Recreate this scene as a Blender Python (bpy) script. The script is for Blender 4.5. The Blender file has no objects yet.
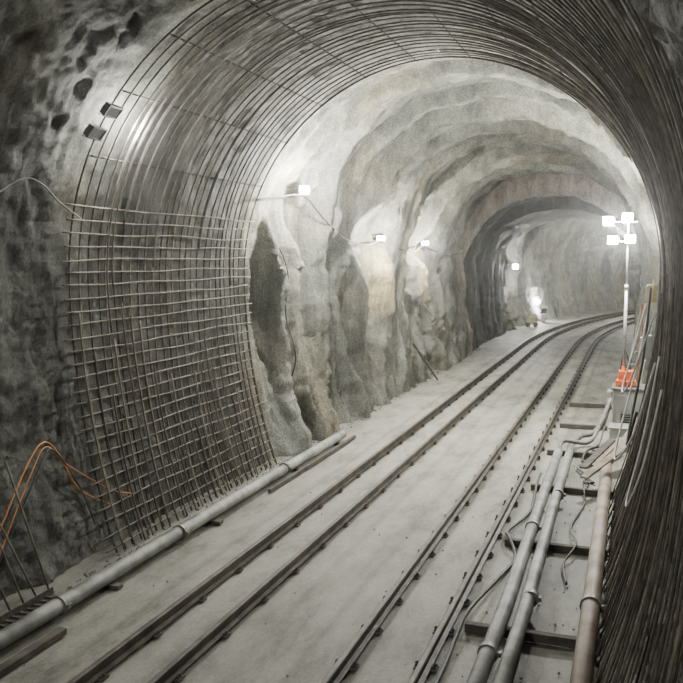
import bpy, math, random
from mathutils import Vector, noise, Matrix
random.seed(7)
C = bpy.context.scene.collection
PI = math.pi

# ---------------------------------------------------------------- helpers
def link(o, parent=None):
    C.objects.link(o)
    if parent: o.parent = parent
    return o

def tag(o, label, cat, group=None, kind=None):
    o["label"] = label; o["category"] = cat
    if group: o["group"] = group
    if kind: o["kind"] = kind
    return o

class MB:
    def __init__(s): s.v=[]; s.f=[]
    def box(s, c, size, rot=None):
        sx,sy,sz=[a/2 for a in size]; n=len(s.v); c=Vector(c)
        for x in(-sx,sx):
            for y in(-sy,sy):
                for z in(-sz,sz):
                    p=Vector((x,y,z))
                    if rot: p=rot@p
                    s.v.append(c+p)
        for f in((0,1,3,2),(4,6,7,5),(0,4,5,1),(2,3,7,6),(0,2,6,4),(1,5,7,3)):
            s.f.append([n+i for i in f])
    def cyl(s,a,b,r,k=12,r2=None):
        s.tube([a,b],r,k,r2)
    def tube(s,pts,r,k=8,r2=None):
        pts=[Vector(p) for p in pts]; n0=len(s.v); N=len(pts)
        t0=(pts[1]-pts[0]).normalized()
        up=Vector((0,0,1)) if abs(t0.z)<.9 else Vector((1,0,0))
        nrm=t0.cross(up).normalized()
        for i,p in enumerate(pts):
            t=(pts[min(i+1,N-1)]-pts[max(i-1,0)])
            t=t.normalized() if t.length>1e-9 else t0
            nrm=(nrm-t*nrm.dot(t)).normalized(); bn=t.cross(nrm)
            rr=r if r2 is None else r+(r2-r)*i/(N-1)
            for j in range(k):
                a=2*PI*j/k
                s.v.append(p+nrm*(rr*math.cos(a))+bn*(rr*math.sin(a)))
        for i in range(N-1):
            for j in range(k):
                j2=(j+1)%k
                s.f.append([n0+i*k+j,n0+i*k+j2,n0+(i+1)*k+j2,n0+(i+1)*k+j])
        s.f.append([n0+j for j in range(k)][::-1]); s.f.append([n0+(N-1)*k+j for j in range(k)])
    def obj(s,name,mat,parent=None,smooth=False,bevel=0):
        me=bpy.data.meshes.new(name); me.from_pydata([tuple(v) for v in s.v],[],s.f); me.update()
        if mat: me.materials.append(mat)
        if smooth:
            for p in me.polygons: p.use_smooth = len(p.vertices)==4
        o=bpy.data.objects.new(name,me); link(o,parent)
        if bevel:
            b=o.modifiers.new("bevel",'BEVEL'); b.width=bevel; b.segments=2
        return o

def spline(pts,n=8):
    pts=[Vector(p) for p in pts]; out=[]
    P=[pts[0]*2-pts[1]]+pts+[pts[-1]*2-pts[-2]]
    for i in range(1,len(P)-2):
        p0,p1,p2,p3=P[i-1],P[i],P[i+1],P[i+2]
        for k in range(n):
            t=k/n
            out.append(.5*((2*p1)+(p2-p0)*t+(2*p0-5*p1+4*p2-p3)*t*t+(3*p1-p0-3*p2+p3)*t*t*t))
    out.append(pts[-1]); return out

# ---------------------------------------------------------------- materials
def mat(name,c1,c2=None,rough=.8,metal=0,scale=6,bump=0.0,bscale=40,emit=None,es=0):
    m=bpy.data.materials.new(name); m.use_nodes=True; nt=m.node_tree; b=nt.nodes["Principled BSDF"]
    b.inputs["Roughness"].default_value=rough; b.inputs["Metallic"].default_value=metal
    tc=nt.nodes.new("ShaderNodeTexCoord")
    n=nt.nodes.new("ShaderNodeTexNoise"); n.inputs["Scale"].default_value=scale; n.inputs["Detail"].default_value=6
    nt.links.new(tc.outputs["Object"],n.inputs["Vector"])
    r=nt.nodes.new("ShaderNodeValToRGB"); r.color_ramp.elements[0].position=.35; r.color_ramp.elements[1].position=.65
    r.color_ramp.elements[0].color=(*c1,1); r.color_ramp.elements[1].color=(*(c2 or c1),1)
    nt.links.new(n.outputs["Fac"],r.inputs["Fac"]); nt.links.new(r.outputs["Color"],b.inputs["Base Color"])
    if bump:
        n2=nt.nodes.new("ShaderNodeTexNoise"); n2.inputs["Scale"].default_value=bscale; n2.inputs["Detail"].default_value=4
        nt.links.new(tc.outputs["Object"],n2.inputs["Vector"])
        bp=nt.nodes.new("ShaderNodeBump"); bp.inputs["Strength"].default_value=bump; bp.inputs["Distance"].default_value=.02
        nt.links.new(n2.outputs["Fac"],bp.inputs["Height"]); nt.links.new(bp.outputs["Normal"],b.inputs["Normal"])
    if emit:
        b.inputs["Emission Color"].default_value=(*emit,1); b.inputs["Emission Strength"].default_value=es
    return m

def shotcrete_mat():
    m=bpy.data.materials.new("shotcrete"); m.use_nodes=True; nt=m.node_tree; b=nt.nodes["Principled BSDF"]
    L=nt.links.new; N=nt.nodes.new
    b.inputs["Roughness"].default_value=.62; b.inputs["Specular IOR Level"].default_value=.4
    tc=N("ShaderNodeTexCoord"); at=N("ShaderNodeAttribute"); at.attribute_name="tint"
    def nz(sc,det,rg=.6,vec=None):
        n=N("ShaderNodeTexNoise"); n.inputs["Scale"].default_value=sc; n.inputs["Detail"].default_value=det; n.inputs["Roughness"].default_value=rg
        L(vec or tc.outputs["Object"],n.inputs["Vector"]); return n
    n1=nz(1.8,9,.68); n2=nz(30,9,.85)
    mp=N("ShaderNodeMapping"); mp.inputs["Scale"].default_value=(2.2,3.6,.3); L(tc.outputs["Object"],mp.inputs["Vector"])
    n5=nz(1.6,10,.76,mp.outputs["Vector"])
    def rng(n,a,b_,lo=.3,hi=.7):
        r=N("ShaderNodeMapRange"); r.inputs[1].default_value=lo; r.inputs[2].default_value=hi; r.inputs[3].default_value=a; r.inputs[4].default_value=b_
        L(n.outputs["Fac"],r.inputs[0]); return r
    r1=rng(n1,.72,1.28); r2=rng(n2,.35,1.6,.36,.64); r5=rng(n5,.42,1.55)
    mu=N("ShaderNodeMath"); mu.operation='MULTIPLY'; L(r1.outputs[0],mu.inputs[0]); L(r2.outputs[0],mu.inputs[1])
    mu2=N("ShaderNodeMath"); mu2.operation='MULTIPLY'; L(mu.outputs[0],mu2.inputs[0]); L(r5.outputs[0],mu2.inputs[1])
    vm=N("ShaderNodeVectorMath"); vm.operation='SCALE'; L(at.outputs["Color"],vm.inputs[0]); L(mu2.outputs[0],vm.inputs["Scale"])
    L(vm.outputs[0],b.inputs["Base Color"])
    n3=nz(8,10,.8); n4=nz(60,6,.8)
    b1=N("ShaderNodeBump"); b1.inputs["Strength"].default_value=1; b1.inputs["Distance"].default_value=.15; L(n3.outputs["Fac"],b1.inputs["Height"])
    b2=N("ShaderNodeBump"); b2.inputs["Strength"].default_value=1; b2.inputs["Distance"].default_value=.035; L(n4.outputs["Fac"],b2.inputs["Height"]); L(b1.outputs[0],b2.inputs["Normal"])
    L(b2.outputs[0],b.inputs["Normal"])
    return m

def floor_mat():
    m=bpy.data.materials.new("dusty_concrete"); m.use_nodes=True; nt=m.node_tree; b=nt.nodes["Principled BSDF"]
    L=nt.links.new; N=nt.nodes.new
    b.inputs["Roughness"].default_value=.6; b.inputs["Specular IOR Level"].default_value=.4
    tc=N("ShaderNodeTexCoord")
    def nz(scale,det,rg,sc3=None):
        n=N("ShaderNodeTexNoise"); n.inputs["Scale"].default_value=scale; n.inputs["Detail"].default_value=det; n.inputs["Roughness"].default_value=rg
        if sc3:
            mp=N("ShaderNodeMapping"); mp.inputs["Scale"].default_value=sc3; L(tc.outputs["Object"],mp.inputs["Vector"]); L(mp.outputs["Vector"],n.inputs["Vector"])
        else: L(tc.outputs["Object"],n.inputs["Vector"])
        return n
    n=nz(1.3,11,.74,(1.6,.6,1))
    r=N("ShaderNodeValToRGB"); e=r.color_ramp.elements
    e[0].position=.36; e[0].color=(.115,.108,.088,1); e[1].position=.64; e[1].color=(.31,.3,.256,1)
    x=e.new(.48); x.color=(.225,.217,.182,1)
    L(n.outputs["Fac"],r.inputs["Fac"])
    n2=nz(34,8,.85)
    at=N("ShaderNodeAttribute"); at.attribute_name="wear_light"
    mr=N("ShaderNodeMapRange"); mr.inputs[1].default_value=.36; mr.inputs[2].default_value=.64; mr.inputs[3].default_value=.7; mr.inputs[4].default_value=1.22
    L(n2.outputs["Fac"],mr.inputs[0])
    mu=N("ShaderNodeMath"); mu.operation='MULTIPLY'; L(mr.outputs[0],mu.inputs[0]); L(at.outputs["Fac"],mu.inputs[1])
    vm=N("ShaderNodeVectorMath"); vm.operation='SCALE'; L(r.outputs["Color"],vm.inputs[0]); L(mu.outputs[0],vm.inputs["Scale"])
    L(vm.outputs[0],b.inputs["Base Color"])
    bp=N("ShaderNodeBump"); bp.inputs["Strength"].default_value=.5; bp.inputs["Distance"].default_value=.02
    L(n2.outputs["Fac"],bp.inputs["Height"]); L(bp.outputs[0],b.inputs["Normal"])
    return m

M_rock=shotcrete_mat(); M_floor=floor_mat()
M_rebar=mat("rusty_rebar",(.035,.029,.023),(.105,.087,.07),.85,0,9,.4,120)
M_rebarL=mat("lit_rebar",(.08,.067,.052),(.2,.172,.136),.8,0,7,.4,120)  # paler rebar: the lit look of the mesh put into its colour
M_rail=mat("rail_steel",(.035,.028,.022),(.1,.083,.066),.55,.3,5,.3,60)
M_plate=mat("rusty_plate",(.03,.025,.021),(.085,.072,.06),.7,.2,20,.4,60)
M_pipe=mat("galvanised_pipe",(.1,.1,.09),(.3,.3,.275),.55,.15,3,.3,50)
M_pipeR=mat("rusty_pipe",(.14,.09,.06),(.27,.235,.19),.6,.1,3,.3,50)
M_collar=mat("collar_metal",(.1,.095,.085),(.22,.21,.19),.5,.4,12,.2,60)
M_wood=mat("dirty_timber",(.04,.034,.027),(.1,.085,.07),.85,0,5,.5,30)
M_woodL=mat("pale_timber",(.17,.14,.1),(.29,.25,.19),.85,0,5,.5,30)
M_black=mat("black_rubber",(.015,.015,.015),(.04,.04,.038),.6,0,10,.1)
M_greyhose=mat("dusty_hose",(.11,.105,.095),(.22,.215,.2),.7,0,10,.1)
M_white=mat("white_cable",(.5,.5,.47),(.66,.66,.62),.6,0,10)
M_orange=mat("orange_hose",(.45,.16,.035),(.62,.27,.08),.6,0,6)
M_red=mat("red_orange_paint",(.5,.07,.015),(.7,.14,.04),.5,0,6)
M_house=mat("lamp_housing",(.02,.02,.02),(.05,.05,.05),.45,.4,10)
M_pole=mat("pole_metal",(.3,.3,.285),(.44,.44,.42),.45,.5,10)
M_box=mat("grey_box",(.3,.3,.28),(.44,.44,.41),.7,0,4,.3,30)
M_yellow=mat("yellow_plastic",(.4,.32,.08),(.5,.42,.14),.6,0,6)
M_muted=mat("dirty_yellow_paint",(.2,.17,.08),(.3,.27,.14),.7,0,6)
M_glow=mat("lamp_lens",(.9,.9,.9),(.9,.9,.9),.3,0,5,emit=(.98,1,.98),es=420)
M_glow2=mat("lamp_lens_dim",(.9,.9,.9),(.9,.9,.9),.3,0,5,emit=(1,.99,.9),es=260)
M_lens=mat("glass_lens",(.06,.065,.07),(.1,.105,.11),.15,0,5)
M_stone=mat("rubble_stone",(.08,.077,.066),(.19,.185,.16),.9,0,3,.4,30)

# ---------------------------------------------------------------- tunnel path
CX=-2.95; S0=33.0; RC=64.0
def path(s):
    if s<=S0: return CX,s,0.0
    a=(s-S0)/RC
    return CX+RC*(1-math.cos(a)), S0+RC*math.sin(a), a
def P(s,off,z):
    x,y,a=path(s); return Vector((x+off*math.cos(a), y-off*math.sin(a), z))
def interp(t,tab):
    if t<=tab[0][0]: return tab[0][1:]
    for a,b in zip(tab,tab[1:]):
        if t<=b[0]:
            k=(t-a[0])/(b[0]-a[0]); k=k*k*(3-2*k)
            return [x+(y-x)*k for x,y in zip(a[1:],b[1:])]
    return tab[-1][1:]
TAB=[(-6,3.5,3.5,2.95),(12.8,3.5,3.5,2.95),(13.4,3.42,3.47,2.95),(17.9,3.5,3.52,3.0),(18.1,3.2,3.05,3.02),
     (24.0,3.4,3.25,3.02),(24.2,3.2,2.92,3.0),(30.3,3.4,3.1,3.02),(30.45,3.0,2.36,2.82),(34.4,3.25,2.6,2.95),(34.6,3.1,2.1,2.88),(38.5,3.12,1.88,2.92),(39.0,3.6,3.2,3.3),(44,4.0,3.4,3.6),(90,4.2,3.4,3.9)]
ZC=3.2; QL=.22
def prof(q,R,H,B):
    if q<QL:
        z=ZC*q/QL; x=-(R-(R-B)*((ZC-z)/ZC)**2); n=(-1,-.15)
    elif q<=1-QL:
        a=PI*(1-(q-QL)/(1-2*QL)); x=R*math.cos(a); z=ZC+H*math.sin(a); n=(math.cos(a),math.sin(a))
    else:
        z=ZC*(1-q)/QL; x=(R-(R-B)*((ZC-z)/ZC)**2); n=(1,-.15)
    return x,z,n
def fb(x,y,z,o=4): return noise.fractal(Vector((x,y,z)),1.0,2.0,o)
def sm(a,b,t):
    t=max(0,min(1,(t-a)/(b-a))); return t*t*(3-2*t)
def ridge(v,w):
    v=max(0,1-abs(v)*w); return v*v*(3-2*v)
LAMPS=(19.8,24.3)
RECESS=((14.0,4.7,1.1),(18.7,3.95,.8),(23.0,3.95,.9))
def disp(s,q,x,z):
    big=fb(s*.35,x*.35,z*.35,3)
    mid=fb(s*1.1+7,x*1.1,z*1.1,4)
    fine=fb(s*5+3,x*5,z*5,4)
    far=sm(12.9,13.9,s)
    d=.06*big+.055*mid+.034*fine
    left=q<.5
    wall=sm(0,1,(.45-q)/.17) if left else .45*sm(0,1,(q-.6)/.14)
    if 30.4<s<39: wall*=.3
    cut=0
    if left:
        for a,b,c in RECESS: cut=max(cut,math.exp(-((s-a)/c)**4)*math.exp(-((z-b)/.75)**2))
    w=s*1.15+.5*fb(s*.3,0,z*.35,2)+.22*fb(s*.8,2,z*.8,3)
    nn=noise.noise(Vector((w,z*.16,5.0 if left else 11.0)))
    n2=noise.noise(Vector((w*2.2,z*.25,9.0)))
    n3=noise.noise(Vector((w*5.0,z*.45,19.0)))
    d-=far*wall*(1-cut)*(.48*ridge(nn,2.4)+.26*ridge(n2,2.4)+.1*ridge(n3,2.2))
    d+=far*.3*wall*(1-.5*cut)
    if left and q<.3:
        for yc in LAMPS: d-=.16*math.exp(-((s-yc)/.35)**2)*math.exp(-((z-2.7)/.9)**4)
    if not left: d+=.42*sm(13.4,14.2,s)*(1-sm(21,23,s))*sm(.7,.8,q)
    if s<30.2:
        t=((s+.3*fb(x*.4,s*.2,z*.4,3))/1.9)%1.0
        d+=far*(1-min(1,wall*1.1)*.8)*(.32*t-.1 if t<.94 else (.32*.94-.1)*(1-(t-.94)/.06)-.1*(t-.94)/.06)
    d+=far*.05*mid
    if s<8.2: d+=(.07*mid+.03*fine)
    return max(-.6,min(.6,d)) if s>13.4 else max(-.1,min(.3,d))
def tint(s,q,x,z,d):
    g=Vector((.21,.21,.182))
    st=fb(s*2.0,z*.22,x*.3,4)
    st2=fb(s*.5+4,x*.4,z*.3,3)
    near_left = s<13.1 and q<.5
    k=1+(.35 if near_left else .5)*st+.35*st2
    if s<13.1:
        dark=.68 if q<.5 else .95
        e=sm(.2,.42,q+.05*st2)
        inner=.55+(1.35-.55)*e  # lit roof and dark lower wall behind the bars put into the rock colour
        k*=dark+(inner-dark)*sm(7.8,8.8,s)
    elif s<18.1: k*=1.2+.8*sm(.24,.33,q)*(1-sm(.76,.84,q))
    elif s>30.45 and s<38.8: k*=.62  # shade under the low roof section put into the colour
    else: k*=1.2
    if s>13.4 and q<.4: k*=1-.15*sm(.12,.34,d)  # shade in the deep folds painted into the colour
    warm=max(0,fb(s*.7+20,z*.5,x*.5,3))
    g=Vector((g.x*(1+.25*warm),g.y*(1+.12*warm),g.z*(1-.1*warm)))
    k=max(.3,min(2.4,k))
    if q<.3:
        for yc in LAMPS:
            w=math.exp(-((s-yc)/.42)**4)*math.exp(-((z-2.85)/.75)**4)*.9  # yellowish lamp light painted on the wall below each lamp
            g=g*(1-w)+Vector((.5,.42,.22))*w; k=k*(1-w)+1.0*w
    if 30.2<s<30.7: g=Vector((.46,.4,.34)); k=1+.6*st  # arch rim painted pale and warm, as if catching the light
    return (g.x*k,g.y*k,g.z*k,1)
def wallpt(s,z,inset=0.0,side=-1):
    R,H,B=interp(s,TAB)
    if z<ZC: q=QL*z/ZC
    else: q=QL+(1-2*QL)*math.asin(min(1,(z-ZC)/H))/PI
    if side>0: q=1-q
    x,zz,n=prof(q,R,H,B); d=disp(s,q,x,zz)
    return P(s,x+n[0]*(d-inset),zz+n[1]*(d-inset))

ss=[]; s=-5.0
while s<85:
    ss.append(s)
    s+= .3 if s<2.5 else (.05 if s<20 else (.07 if s<32 else (.15 if s<50 else .6)))
NQ=320
qs=[i/(NQ-1) for i in range(NQ)]
allv=[];allc=[]
for s in ss:
    R,H,B=interp(s,TAB)
    for q in qs:
        x,z,n=prof(q,R,H,B)
        d=disp(s,q,x,z)
        x2=x+n[0]*d; z2=z+n[1]*d
        if z<.4: z2=z+n[1]*d*z/.4
        if q in(0.0,1.0): z2=-.06
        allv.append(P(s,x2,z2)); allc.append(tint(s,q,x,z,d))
def strip(name,i0,i1,label,cat):
    w=i1-i0+1; vs=[];cs=[]
    for k in range(len(ss)):
        vs+= [tuple(v) for v in allv[k*NQ+i0:k*NQ+i1+1]]; cs+=allc[k*NQ+i0:k*NQ+i1+1]
    fs=[(k*w+j,k*w+j+1,(k+1)*w+j+1,(k+1)*w+j) for k in range(len(ss)-1) for j in range(w-1)]
    me=bpy.data.meshes.new(name); me.from_pydata(vs,[],fs)
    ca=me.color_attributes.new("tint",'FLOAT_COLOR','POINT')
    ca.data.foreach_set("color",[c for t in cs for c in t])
    me.polygons.foreach_set("use_smooth",[True]*len(fs)); me.materials.append(M_rock); me.update()
    o=bpy.data.objects.new(name,me); link(o); tag(o,label,cat,kind="structure"); return o
iL=int(.3*NQ); iR=int(.7*NQ)
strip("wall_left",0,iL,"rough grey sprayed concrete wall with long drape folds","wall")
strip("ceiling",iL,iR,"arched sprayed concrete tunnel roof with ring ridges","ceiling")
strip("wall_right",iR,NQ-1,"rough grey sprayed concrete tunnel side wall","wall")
offs=[-1.2,-.6,.7,1.35]
vs=[];fs=[];wr=[]; W=160
fss=[-5+i*.3 for i in range(300)]
for s in fss:
    for j in range(W+1):
        off=-4.6+9.2*j/W
        vs.append(tuple(P(s,off,.012*fb(s*.7,off*.7,0,3)-.008+(.05*max(0,abs(off)-2.5)))))
        k=1.0
        for o_ in offs: k-=.42*math.exp(-((off-o_)/.13)**2)*(.7+.6*fb(s*.9,off*2,4,3))
        # slab joints either side of each track
        for j_ in(-1.62,-.2,.3,1.72): k-=.3*math.exp(-((off-j_)/.045)**2)
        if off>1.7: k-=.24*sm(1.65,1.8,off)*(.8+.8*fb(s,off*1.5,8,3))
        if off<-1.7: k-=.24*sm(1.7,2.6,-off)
        k*=.95+.45*sm(8,22,s)  # floor painted brighter with distance, standing in for light
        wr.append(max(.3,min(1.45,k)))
for k in range(len(fss)-1):
    for j in range(W): a=k*(W+1)+j; fs.append((a,a+1,a+W+2,a+W+1))
me=bpy.data.meshes.new("floor"); me.from_pydata(vs,[],fs); me.materials.append(M_floor)
at=me.attributes.new("wear_light",'FLOAT','POINT'); at.data.foreach_set("value",wr)
me.polygons.foreach_set("use_smooth",[True]*len(fs))
tag(link(bpy.data.objects.new("floor",me)),"dusty pale concrete tunnel floor","floor",kind="structure")
m=MB(); m.box((CX,-5.0,3.3),(9,.2,8)); tag(m.obj("wall_back",M_box),"plain concrete end wall closing the tunnel","wall",kind="structure")
m=MB(); e=P(84.8,0,3.3); m.box(e,(11,.2,9),Matrix.Rotation(-path(84.8)[2],3,'Z')); tag(m.obj("wall_front",M_box),"plain concrete wall at the end of the bend","wall",kind="structure")

# rubble
m=MB()
def stone(m,c,r):
    n=len(m.v)
    t=[(1,0,0),(-1,0,0),(0,1,0),(0,-1,0),(0,0,1),(0,0,-1)]
    for p in t: m.v.append(Vector(c)+Vector(p)*r*random.uniform(.6,1.3))
    for a,b,c_ in((0,2,4),(2,1,4),(1,3,4),(3,0,4),(2,0,5),(1,2,5),(3,1,5),(0,3,5)): m.f.append([n+a,n+b,n+c_])
for i in range(1400):
    s=4+random.random()**1.3*28
    if random.random()<.6: off=-2.62+random.gauss(0,.08)
    elif random.random()<.7: off=2.1+random.gauss(0,.35)
    else: off=random.uniform(-2.4,2.4)
    if any(abs(off-o_)<.12 for o_ in offs) or off>2.6 or off<-2.72: continue
    r=random.uniform(.005,.015)*(1.4 if off<-2.5 else 1)
    stone(m,P(s,off,r*.5),r)
o=m.obj("rubble",M_stone); tag(o,"small loose concrete crumbs scattered on the floor","rubble",kind="stuff")

# ---------------------------------------------------------------- rails
def sweep(prof2d,s0,s1,off,step=.6):
    n=max(2,int((s1-s0)/step)); m=MB(); k=len(prof2d)
    for i in range(n+1):
        s=s0+(s1-s0)*i/n
        for (u,v) in prof2d: m.v.append(P(s,off+u,v))
    for i in range(n):
        for j in range(k):
            j2=(j+1)%k; m.f.append([i*k+j,(i+1)*k+j,(i+1)*k+j2,i*k+j2])
    m.f.append(list(range(k))); m.f.append([n*k+j for j in range(k)][::-1])
    return m
rp=[(-.05,.015),(.05,.015),(.05,.028),(.009,.04),(.009,.095),(.026,.102),(.026,.128),(.019,.135),(-.019,.135),(-.026,.128),(-.026,.102),(-.009,.095),(-.009,.04),(-.05,.028)]
def clipmesh(f):
    clip=MB()
    clip.box((0,0,.012),(.18*f,.1*f,.018))
    for sx in(-1,1):
        clip.box((sx*.064*f,0,.028*f),(.036*f,.055*f,.018*f)); clip.cyl((sx*.072*f,0,.02),(sx*.072*f,0,.055*f),.009*f,6); clip.cyl((sx*.072*f,0,.036*f),(sx*.072*f,0,.047*f),.017*f,6)
    c=clip.obj("rail_clip",M_plate); me=c.data; bpy.data.objects.remove(c); return me
cm=[clipmesh(1.0),clipmesh(1.12)]
for i,off in enumerate(offs):
    r=sweep(rp,3.5,62,off,.5).obj("rail",M_rail)
    tag(r,"rusty steel rail bolted down to the concrete floor","rail","narrow gauge rails")
    s=4.0+.2*i; n=0
    while s<60 and n<98:
        c=bpy.data.objects.new("rail_clip",cm[i//2]); link(c,r); c.location=P(s,off,0); c.rotation_euler=(0,0,-path(s)[2]+random.uniform(-.05,.05)); n+=1
        s+=.72 if i>1 else .85

# ---------------------------------------------------------------- reinforcement
MT=(3.26,3.24,2.72)
def hoop_pts(y,q0,q1,dr=0,n=70,wob=.02,ph=0,wy=.03):
    out=[]
    for i in range(n+1):
        q=q0+(q1-q0)*i/n
        x,z,nn=prof(q,*MT)
        w=wob*noise.noise(Vector((q*7,y*3,ph)))
        x+=nn[0]*(dr+w); z+=max(-.02,nn[1]*(dr+w))
        out.append((CX+x, y+wy*noise.noise(Vector((q*5+9,y*1.3,3))), max(.02,z)))
    return out
def meshpt(y,z,inset=.1):
    q=1-QL*z/ZC if z<ZC else 1-(QL+(1-2*QL)*math.asin(min(1,(z-ZC)/MT[1]))/PI)
    x,zz,n=prof(q,*MT); return Vector((CX+x-n[0]*inset,y,zz-n[1]*inset))
def hoop(y,q0,q1,dr,n,label,group,r=.0125,mt=None,wob=.02,wy=.06,ph=0):
    m=MB(); m.tube(hoop_pts(y,q0,q1,dr,n,wob,ph,wy),r,6)
    return tag(m.obj("rebar_hoop",mt or M_rebar,smooth=True),label,"rebar",group)
NH=27; SP=.177
for k in range(NH):
    hoop(8.25+k*SP+random.uniform(-.015,.015),0,1,0,90,"rust-brown reinforcing bar bent to the tunnel arch","arched reinforcing bars",r=.0115,mt=M_rebarL if k%3==1 else M_rebar,wy=.08)
for k in range(NH):
    if random.random()<.6: continue
    hoop(8.33+k*SP+random.uniform(-.03,.03),random.uniform(.17,.3),random.uniform(.6,1),-.06,70,"overlapping rust-brown reinforcing bar curving over the crown","lapped roof reinforcing bars",.0105,wob=.03,wy=.16)
for k in range(22):
    hoop(8.34+k*.21+random.uniform(-.04,.04),0,random.uniform(.06,.2),-.055,20,"short rusty reinforcing bar lapped at the mesh foot","lapped foot reinforcing bars",.0105,mt=M_rebarL if k%3==0 else M_rebar,wob=.02,wy=.08)
y=2.6
while y<8.1:
    q0=max(.5,.80-.055*(y-2.6))
    hoop(y,q0,1,0,60,"brown-grey reinforcing bar standing against the side wall","side wall reinforcing bars",r=.0075 if y<5.5 else .0095,wob=.006,wy=.015,mt=M_rebarL if random.random()<.25 else M_rebar)
    y+=.2+random.uniform(-.012,.012)
y=3.2
while y<12.9:
    hoop(y+.08,.8+random.uniform(-.03,.06),1,-.055,30,"brown-grey reinforcing bar standing against the side wall","side wall reinforcing bars",r=.0075 if y<5.5 else .0095,wob=.01,wy=.03,mt=M_rebarL if random.random()<.2 else None)
    y+=.55+random.uniform(-.05,.05)
for i in range(27):
    z=.1+i*.152; q=QL*z/ZC if z<ZC else QL+ (1-2*QL)*math.asin(min(1,(z-ZC)/3.24))/PI
    x,zz,n=prof(q,*MT)
    y0=8.12+random.uniform(-.08,.04); y1=12.98+random.uniform(-.06,.1)
    pts=[(CX+x+.026+.006*noise.noise(Vector((yy*2,z*3,0))),yy,z+.03*noise.noise(Vector((yy*.8,z*5,3)))) for yy in [y0+(y1-y0)*j/24 for j in range(25)]]
    m=MB(); m.tube(pts,.0112,6)
    tag(m.obj("mesh_bar",M_rebarL,smooth=True),"longitudinal reinforcing bar painted lighter as if lit, tied across the mesh","rebar","longitudinal mesh bars")
for q,y0 in((.3,8.25),(.345,8.3),(.39,8.3),(.435,8.4),(.48,8.2),(.525,8.2),(.57,8.1),(.61,8.1),(.66,7.6),(.72,6.5),(.8,4.5),(.84,4),(.88,3.2),(.92,2.8),(.96,2.6)):
    x,z,n=prof(q,*MT)
    pts=[(CX+x+n[0]*.028,yy,z+n[1]*.028) for yy in [y0+(13-y0)*j/10 for j in range(11)]]
    m=MB(); m.tube(pts,.0105,6)
    tag(m.obj("mesh_bar",M_rebar,smooth=True),"brown longitudinal reinforcing bar behind the arched bars","rebar","longitudinal mesh bars")

# ---------------------------------------------------------------- pipes
def pipe(name,pts,r,mt,label,collars=(),k=20,group=None):
    m=MB(); m.tube(pts,r,k); o=m.obj(name,mt,smooth=True); tag(o,label,"pipe",group)
    for c in collars:
        c=Vector(c[0]),Vector(c[1])
        mm=MB(); d=(c[1]-c[0]).normalized(); mm.tube([c[0]-d*.035,c[0]+d*.035],r*1.22,k); 
        sd=d.cross(Vector((0,0,1))).normalized()
        mm.box(c[0]+sd*r*1.3,(.035,.05,.04))
        mm.obj("pipe_coupling",M_collar,o,smooth=False)
    return o
pz=.125
pipe("water_pipe",[(-5.2,2.5,pz),(-5.2,7,pz),(-5.22,10.5,pz),(-5.22,15,pz-.01)],.08,M_pipe,"grimy grey steel pipe lying along the mesh foot",[((-5.2,6.6,pz),(-5.2,7.6,pz)),((-5.2,8.9,pz),(-5.2,9.9,pz)),((-5.22,12.2,pz),(-5.22,13.2,pz))],group=None)
for yy in (5.2,7.4,9.7,12.6,14.6):
    m=MB(); m.box((-5.2,yy,.022),(.3,.1,.044)); tag(m.obj("support_block",M_wood,bevel=.006),"small timber block under the grey pipe","block","pipe support blocks")
pipe("water_pipe",[(-1.1,4,.16),(-1.1,8,.16),(-1.17,12,.16),(-1.2,14.6,.16)],.072,M_pipe,"pale grey steel pipe lying on timber bearers",[((-1.1,6.9,.16),(-1.1,7.9,.16)),((-1.14,10.4,.16),(-1.16,11.4,.16))])
pipe("water_pipe",[(-.9,4,.155),(-.92,8,.155),(-.99,12,.155),(-1.03,15.4,.155)],.066,M_pipe,"pale grey steel pipe beside its twin on timber bearers",[((-.9,8.2,.155),(-.91,9.2,.155)),((-.97,12,.155),(-.99,13,.155))])
pipe("drain_pipe",[(-.31,3.5,.175),(-.33,8.1,.175),(-.38,13.8,.175)],.085,M_pipeR,"rust-stained steel pipe running beside the reinforced wall",[((-.33,8.15,.175),(-.335,9.15,.175))])
for yy in (5.2,7.6,10.1,12.7,15.1,17.6,20.2):
    m=MB(); x0=-1.43;x1=-.24 if yy<15 else -.5
    m.box(((x0+x1)/2,yy,.042),(x1-x0,.085,.085),Matrix.Rotation(random.uniform(-.02,.02),3,'Z'))
    tag(m.obj("timber_bearer",M_wood,bevel=.008),"dark timber bearer laid across under the pipes","timber","timber pipe bearers")
def cable(name,pts,r,mt,label,cat="cable",group=None,n=8):
    m=MB(); m.tube(spline(pts,n),r,8); return tag(m.obj(name,mt,smooth=True),label,cat,group)
cable("air_hose",[(-1.45,5.5,.03),(-1.45,6.8,.03),(-1.46,7.3,.05),(-1.44,7.85,.1),(-1.32,8.97,.03),(-1.24,9.6,.03),(-1.38,10.1,.11),(-1.45,10.5,.05),(-1.3,11.4,.03),(-1.32,12.2,.04),(-1.34,12.7,.11),(-1.38,13.6,.03)],.02,M_black,"dark hose snaking between the rail and pipes","hose")
cable("air_hose",[(-1.03,15.43,.155),(-.92,15.9,.2),(-.68,16.1,.25),(-.5,16.3,.55),(-.44,16.45,1.0)],.05,M_greyhose,"thick grey hose rising to the lighting unit","hose")
cable("air_hose",[(-1.2,14.64,.16),(-1.15,15.1,.26),(-.75,15.3,.22),(-.58,15.8,.45),(-.42,16.3,.85)],.035,M_greyhose,"grey hose curving up from the twin pipes","hose")
cable("air_hose",[(-.56,12.9,.12),(-.7,13.3,.04),(-.62,14.1,.04),(-.8,14.7,.04),(-.75,15.1,.12),(-.6,15.8,.04)],.022,M_black,"black rubber hose coiled on the bearers","hose")
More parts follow.
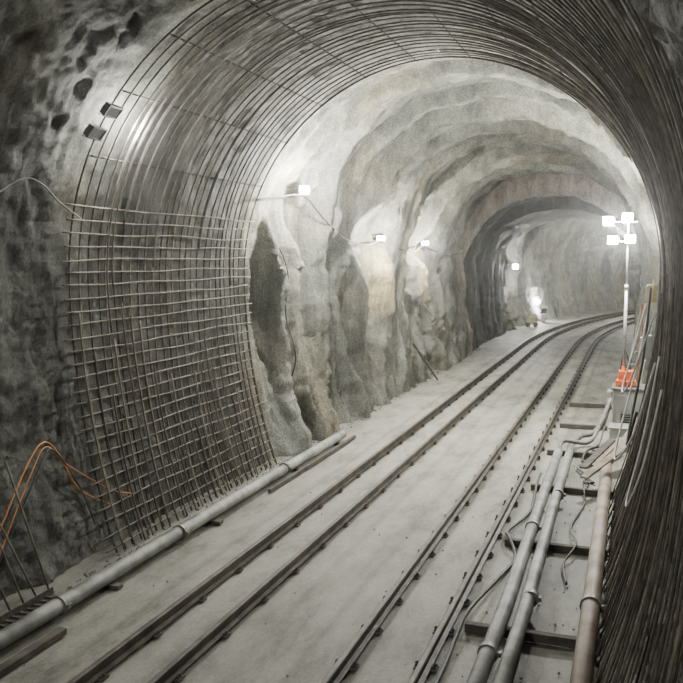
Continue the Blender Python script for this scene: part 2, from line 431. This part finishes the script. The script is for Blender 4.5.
cable("air_hose",[(-.62,9.0,.03),(-.7,9.6,.03),(-.6,10.1,.105),(-.72,11,.03),(-.62,12.1,.03),(-.66,12.7,.105),(-.62,13.3,.03)],.014,M_black,"thin black lead lying between the pipes","hose")
cable("air_hose",[(-.55,13.3,.03),(-.72,13.8,.03),(-.85,14.2,.05),(-.6,14.6,.05),(-.52,15.0,.14),(-.7,15.5,.06),(-.58,16.0,.1),(-.48,16.3,.5)],.018,M_greyhose,"tangled grey hose on the floor near the crate","hose")

# ---------------------------------------------------------------- light tower and kit by the wall
TX,TY=-.22,16.9
GX=-.05
m=MB(); m.box((GX,16.9,.5),(.68,.7,.95)); b=m.obj("generator_cabinet",M_box,bevel=.015); tag(b,"pale grey steel cabinet standing against the wall under the light tower","cabinet")
m=MB(); m.box((GX,16.53,.55),(.56,.02,.7)); m.obj("cabinet_door",M_box,b,bevel=.004)
m=MB(); m.box((GX+.18,16.51,.58),(.03,.03,.12)); m.obj("handle",M_black,b)
m=MB(); 
for i in range(5): m.box((GX-.1,16.515,.35+i*.045),(.2,.012,.02))
m.obj("vent",M_house,b)
m=MB(); m.box((GX,16.9,1.0),(.74,.76,.05)); m.obj("cabinet_lid",M_collar,b,bevel=.005)
m=MB(); m.box((GX-.08,15.95,.2),(.56,.45,.4)); o=m.obj("tool_crate",M_box,bevel=.012); tag(o,"pale grey crate standing in front of the cabinet","crate")
m=MB(); m.box((GX-.08,15.95,.415),(.6,.49,.03)); m.obj("crate_lid",M_pole,o,bevel=.004)
tw=bpy.data.objects.new("light_tower",None); link(tw); tw.location=(TX,TY,1.03)
tag(tw,"lit four-head work light tower with orange base on the cabinet","work light")
inv=Matrix.Translation((-TX,-TY,-1.03))
def ch(m,name,mt,**k):
    o=m.obj(name,mt,tw,**k); o.matrix_parent_inverse=inv; return o
m=MB(); m.box((TX+.05,TY,1.09),(.36,.36,.1)); m.box((TX+.05,TY,1.23),(.27,.28,.18)); m.cyl((TX,TY,1.3),(TX,TY,1.4),.05,12,.035); ch(m,"tower_base",M_red,bevel=.01)
m=MB(); m.cyl((TX,TY,1.35),(TX,TY,2.9),.03,12); m.cyl((TX,TY,2.9),(TX,TY,4.22),.02,12); m.cyl((TX,TY,2.86),(TX,TY,2.94),.04,12); ch(m,"mast",M_pole,smooth=True)
for a in(0,2*PI/3,4*PI/3):
    m=MB(); m.cyl((TX,TY,1.8),(TX+.05+.17*math.cos(a+.5),TY+.19*math.sin(a+.5),1.05),.01,8); ch(m,"tripod_leg",M_house)
for z,x0,x1 in((4.12,-.34,.16),(3.75,-.28,.16)):
    m=MB(); m.cyl((TX+x0,TY,z),(TX+x1,TY,z),.014,8); ch(m,"crossbar",M_pole)
def flood(pos,aim,parent=None,size=.24,glow=M_glow,label=None,inv=None,group=None,flat=.8,fins=True):
    pos=Vector(pos); d=(Vector(aim)-pos).normalized(); R=d.to_track_quat('Y','Z').to_matrix()
    h=MB(); h.box(pos-R@Vector((0,.03,0)),(size,.05,size*flat),R)
    if fins:
        for i in range(5): h.box(pos+R@Vector((-size*.4+i*size*.2,-.065,0)),(.01,.02,size*flat*.8),R)
    f=MB(); 
    for sx in(-1,1): f.box(pos+R@Vector((sx*size*.49,.005,0)),(size*.06,.03,size*flat*1.05),R)
    for sz in(-1,1): f.box(pos+R@Vector((0,.005,sz*size*flat*.5)),(size,.03,size*.06),R)
    g=MB(); g.box(pos+R@Vector((0,.0,0)),(size*.92,.012,size*flat*.92),R)
    k=MB(); 
    for sx in(-1,1): k.box(pos+R@Vector((sx*size*.55,-.04,-.0)),(.01,.02,size*flat*.5),R)
    k.box(pos+R@Vector((0,-.04,-size*flat*.62)),(size*1.1,.02,.01),R)
    if parent:
        hd=h.obj("lamp_head",M_house,parent); hd.matrix_parent_inverse=inv; top=hd
    else:
        top=h.obj("floodlight",M_house); tag(top,label,"floodlight",group)
    f.obj("bezel",M_house,top); g.obj("lens",glow,top); k.obj("bracket",M_pole if glow!=M_lens else M_house,top)
    return top
for hx,hz in ((TX-.36,4.14),(TX-.02,4.2),(TX-.27,3.78),(TX+.04,3.8)):
    flood((hx,TY-.1,hz),(hx-1.0,TY-6,hz-.6),tw,.2,M_glow,inv=inv)

L1=Vector((-5.8,14.55,4.68)); L2=Vector((-5.82,19.5,3.9)); L3=Vector((-5.84,24.0,3.84)); L4=P(41.0,-3.2,2.95)
def wl(L,aim,size,glow,label,group=None,flat=.8):
    f1=flood(L,aim,None,size,glow,label,group=group,flat=flat)
    m=MB(); m.cyl(L+Vector((-.02,.06,0)),wallpt(L.y+.1,L.z,0),.013,8); m.obj("wall_arm",M_house,f1)
wl(L1,(-2,3,3.0),.18,M_glow,"lit floodlight mounted high on the rock wall")
wl(L2,(-3,3,3.2),.2,M_glow2,"small lit floodlight above yellowish light painted on the wall","wall lamps",.55)
wl(L3,(-3,3,3.2),.2,M_glow2,"small lit floodlight above yellowish light painted on the wall","wall lamps",.55)
flood(L4,L4+Vector((3,-8,-.3)),None,.28,M_glow,"lit floodlight on the wall of the far bend")
FL=P(45,-2.9,.6)
flood(FL,FL+Vector((-2,3,1.6)),None,.3,M_glow,"lit floodlight near the ground washing the bend wall")
m=MB(); m.box(FL+Vector((0,0,-.38)),(.2,.2,.38)); tag(m.obj("lamp_stand",M_pole,bevel=.01),"pale block carrying the low floodlight","stand")
flood((-5.72,8.15,4.84),(-3.9,8.3,3.3),None,.27,M_lens,"small black twin floodlight at the mesh edge",group="twin floodlights",flat=.5,fins=False)
flood((-5.5,8.15,5.06),(-3.7,8.3,3.5),None,.27,M_lens,"small black twin floodlight at the mesh edge",group="twin floodlights",flat=.5,fins=False)

COL=(1,1,.94)
def area_fill(loc,aim,size,w,col=COL,sy=None):
    l=bpy.data.lights.new("lamp_or_fill_data",'AREA'); l.energy=w; l.size=size; l.color=col
    if sy: l.shape='RECTANGLE'; l.size_y=sy
    o=bpy.data.objects.new("lamp_or_fill",l); link(o); o.location=loc
    o.rotation_euler=(Vector(aim)-Vector(loc)).to_track_quat('-Z','Y').to_euler(); return o
def point(loc,w,r=.15,col=COL):
    l=bpy.data.lights.new("lamp_or_fill_data",'POINT'); l.energy=w; l.shadow_soft_size=r; l.color=col
    o=bpy.data.objects.new("lamp_or_fill",l); link(o); o.location=loc; return o
point((TX-.15,TY-.4,4.0),1450,.08)
point(L1+Vector((.4,-.35,-.05)),850,.06)
point(L2+Vector((.38,-.45,-.1)),560,.05,(1,.98,.88)); point(L3+Vector((.38,-.45,-.1)),600,.05,(1,.98,.88))
point(L4+Vector((.4,-.4,0)),450,.15); point(FL+Vector((-.3,.5,.5)),420,.15); point(P(50,1.5,4.5),1100,.4); point(P(60,0,4.5),400,.4)  # last two are unseen lights added to brighten the far bend
point((-5.62,8.8,4.95),230,.05)
area_fill((CX-.3,-3,5.6),(CX,8,1.0),.8,320)  # unseen fill added behind the camera for the near section
area_fill((CX+.5,10.5,6.0),(CX-.5,10.5,0),.4,150)  # overhead fill added at the mesh, no fixture there
area_fill((CX,27,5.4),(CX,27,0),.4,150)  # overhead fill added deeper in the tunnel, no fixture there

# ---------------------------------------------------------------- clutter by the reinforced side wall
for a,b,mt,lb in (((-.66,12.5,.3),(-.02,13.85,.6),M_woodL,"pale timber plank leaning on the wall foot"),
               ((-.45,13.95,.12),(.03,14.9,.5),M_wood,"dark timber plank leaning against the wall"),
               ((-.3,14.0,.3),(.1,15.1,.75),M_woodL,"worn pale board leaning against the wall"),
               ((-.75,13.9,.1),(-.35,15.3,.3),M_wood,"dark timber plank propped near the crate"),
               ((-.62,14.1,.1),(-.2,15.5,.3),M_woodL,"pale timber plank propped near the crate")):
    a=Vector(a);b=Vector(b);d=b-a; R=d.to_track_quat('Y','Z').to_matrix()
    m=MB(); m.box((a+b)/2,(.12,d.length,.03),R); tag(m.obj("plank",mt,bevel=.004),lb,"plank","leaning planks")
jb=meshpt(12.5,2.95,.14)
m=MB(); m.box(jb,(.12,.2,.24)); o=m.obj("junction_box",M_yellow,bevel=.01); tag(o,"small yellow electrical box fixed to the reinforcing bars","electrical box")
m=MB(); m.box(jb-Vector((.07,0,0)),(.02,.16,.18)); m.obj("box_lid",M_box,o,bevel=.004)
jb=meshpt(11.6,2.3,.14)
m=MB(); m.box(jb,(.12,.2,.3)); o=m.obj("junction_box",M_box,bevel=.01); tag(o,"grey electrical box fixed to the side wall","electrical box")
m=MB(); m.box(jb-Vector((.07,0,0)),(.02,.16,.24)); m.obj("box_lid",M_pole,o,bevel=.004)
def mc(pts,r,mt,lb): cable("power_cable",[meshpt(y,z,i) for y,z,i in pts],r,mt,lb)
mc([(12.5,2.8,.2),(11.9,2.2,.3),(11,1.8,.36),(10.2,2.0,.3),(9.4,2.9,.13)],.011,M_white,"white cable sagging from the yellow box")
mc([(11.2,3.2,.13),(10.6,2.2,.24),(10.0,1.5,.3),(9.3,1.3,.3),(8.7,1.7,.2),(8.2,2.5,.12)],.011,M_white,"white cable looping low on the reinforcing bars")
mc([(7.9,2.6,.1),(7.75,1.9,.14),(7.4,1.45,.18),(7.0,1.5,.18),(6.75,1.9,.14),(6.6,2.5,.1)],.008,M_white,"white cable loop hanging on the bars")
mc([(10.3,3.1,.18),(10.0,2.3,.2),(9.7,1.7,.22),(9.2,1.5,.22),(8.9,1.9,.2)],.014,M_black,"black cable loop hung on the bars")
cable("power_cable",[(.02,16.6,1.15),(.04,16.2,1.5),(.06,15.7,2.0),(.08,14.6,2.3),(.06,13.2,2.5),(.05,12.7,2.8)],.012,M_orange,"orange lead from the tower base to the box")
m=MB()
a=Vector((-.35,19.0,.02)); b=Vector((.05,20.2,2.2))
for dx in(-.0,.32): m.cyl(a+Vector((dx,0,0)),b+Vector((dx,0,0)),.022,8)
for i in range(1,8):
    p=a+(b-a)*i/8; m.cyl(p,p+Vector((.32,0,0)),.014,6)
tag(m.obj("ladder",M_collar),"short metal ladder leaning by the side wall","ladder")

# ---------------------------------------------------------------- clutter by the mesh wall
cable("power_cable",[(-5.94,6.3,.3),(-6.02,6.8,.8),(-6.09,7.3,1.3),(-6.12,7.6,1.45),(-6.12,7.85,1.25),(-6.06,8.1,.8),(-5.88,8.5,.5)],.009,M_orange,"orange hose draped over a peg on the rock")
cable("power_cable",[(-5.88,6.3,.15),(-5.98,6.8,.66),(-6.05,7.3,1.2),(-6.09,7.6,1.4),(-6.06,7.95,1.1),(-5.9,8.5,.7),(-5.8,8.8,.58)],.007,M_orange,"thin orange cable strand draped on the rock")
cable("power_cable",[(-5.8,6.2,.2),(-5.93,6.9,.78),(-6.0,7.4,1.28),(-6.04,7.65,1.36),(-5.95,7.95,.9),(-5.85,8.1,.4)],.008,M_black,"thin black cable draped with the orange hose")
cable("power_cable",[(-6.08,5.6,3.72),(-6.1,6.2,3.78),(-6.1,6.8,4.02),(-6.05,7.3,4.28),(-6.0,7.55,4.25),(-5.98,7.8,4.08),(-5.95,8.15,3.9)],.009,M_greyhose,"thin pale cable arcing along the rock to the mesh")
cc=[(-5.98,12.9,4.4),(-5.9,13.6,4.5),tuple(L1+Vector((-.05,.1,-.12))),(-5.82,15.6,4.2),(-5.82,16.8,3.85),(-5.8,18.2,3.72),tuple(L2+Vector((-.05,.1,-.1))),(-5.8,21,3.65),(-5.8,22.6,3.6),tuple(L3+Vector((-.05,.1,-.1))),(-5.8,26.5,3.5),(-5.75,29,3.55)]
cable("power_cable",cc,.015,M_black,"black festoon cable linking the wall lamps")
h2=[wallpt(s,z,i) for s,z,i in((14.0,3.9,.12),(14.05,3.2,.13),(14.1,2.4,.13),(14.0,1.6,.14),(14.2,.9,.15),(14.5,.35,.16))]
cable("power_cable",h2,.012,M_black,"black cable hanging down the folded wall")
m=MB(); m.box((-5.5,5.7,.04),(.12,2.5,.012)); m.box((-5.555,5.7,.08),(.012,2.5,.09))
for i in range(24): m.box((-5.5,4.55+i*.1,.055),(.1,.03,.02))
tag(m.obj("steel_channel",M_plate),"dark toothed steel channel lying at the wall foot","steel channel")
for i in range(8):
    m=MB(); y0=5.6+i*.19; m.cyl((-5.66,y0+.1,.02),(-5.98,y0-.15+random.uniform(-.06,.06),1.25+random.uniform(-.2,.25)),.011,8)
    tag(m.obj("starter_bar",M_rebarL,smooth=True),"loose reinforcing bar leaning on the rock","rebar","leaning loose bars")
for a,b,w,h,mt,lb in (((-4.95,4.2,.035),(-4.93,6.3,.035),.09,.06,M_wood,"worn timber batten on the floor"),
                ((-5.05,11.2,.04),(-5.03,15.2,.04),.05,.06,M_wood,"long timber batten beside the grey pipe"),
                ((-5.42,8.6,.03),(-5.45,12.6,.03),.1,.05,M_wood,"dark board along the foot of the mesh")):
    a=Vector(a);b=Vector(b); m=MB(); m.box((a+b)/2,(w,(b-a).length,h)); tag(m.obj("batten",mt,bevel=.004),lb,"timber")
m=MB(); m.cyl((-5.25,23.2,.02),wallpt(22.2,1.5,.08),.025,8); tag(m.obj("leaning_pole",M_wood),"dark pole leaning on the folded wall","pole")
hh=[wallpt(s,z,i) for s,z,i in((25.6,2.9,.12),(25.2,2.0,.15),(24.9,1.5,.16),(24.6,1.3,.16),(24.2,1.5,.15),(23.9,2.0,.12))]
cable("air_hose",hh,.018,M_greyhose,"grey hose hung in a loop on the wall","hose")
m=MB(); p=P(42,-2.6,.3); m.box(p,(.45,.45,.36)); m.cyl(p+Vector((-.15,-.1,.18)),p+Vector((-.15,-.1,.6)),.04,8); m.box(p+Vector((.06,0,.25)),(.28,.28,.16)); o=m.obj("pump_unit",M_muted,bevel=.02); tag(o,"dirty yellow pump unit standing by the bend wall","pump")
for d in(-1,1):
    m=MB(); m.cyl(p+Vector((.18*d,-.26,-.18)),p+Vector((.18*d,.26,-.18)),.11,14); m.obj("wheel",M_black,o)

# ---------------------------------------------------------------- camera, world
cam=bpy.data.cameras.new("camera"); co=bpy.data.objects.new("camera",cam); link(co)
psi=math.radians(19.26); phi=math.radians(5.81)
co.location=(0,0,3.5)
f=Vector((-math.sin(psi)*math.cos(phi),math.cos(psi)*math.cos(phi),-math.sin(phi)))
co.rotation_euler=f.to_track_quat('-Z','Y').to_euler()
cam.sensor_width=36; cam.lens=44.8; cam.clip_start=.05; cam.clip_end=300
bpy.context.scene.camera=co
w=bpy.data.worlds.new("world"); bpy.context.scene.world=w; w.use_nodes=True
nt=w.node_tree
nt.nodes["Background"].inputs[0].default_value=(.5,.5,.48,1); nt.nodes["Background"].inputs[1].default_value=.2
vs_=nt.nodes.new("ShaderNodeVolumeScatter"); vs_.inputs["Density"].default_value=.0012; vs_.inputs["Anisotropy"].default_value=.92
nt.links.new(vs_.outputs[0],nt.nodes["World Output"].inputs["Volume"])
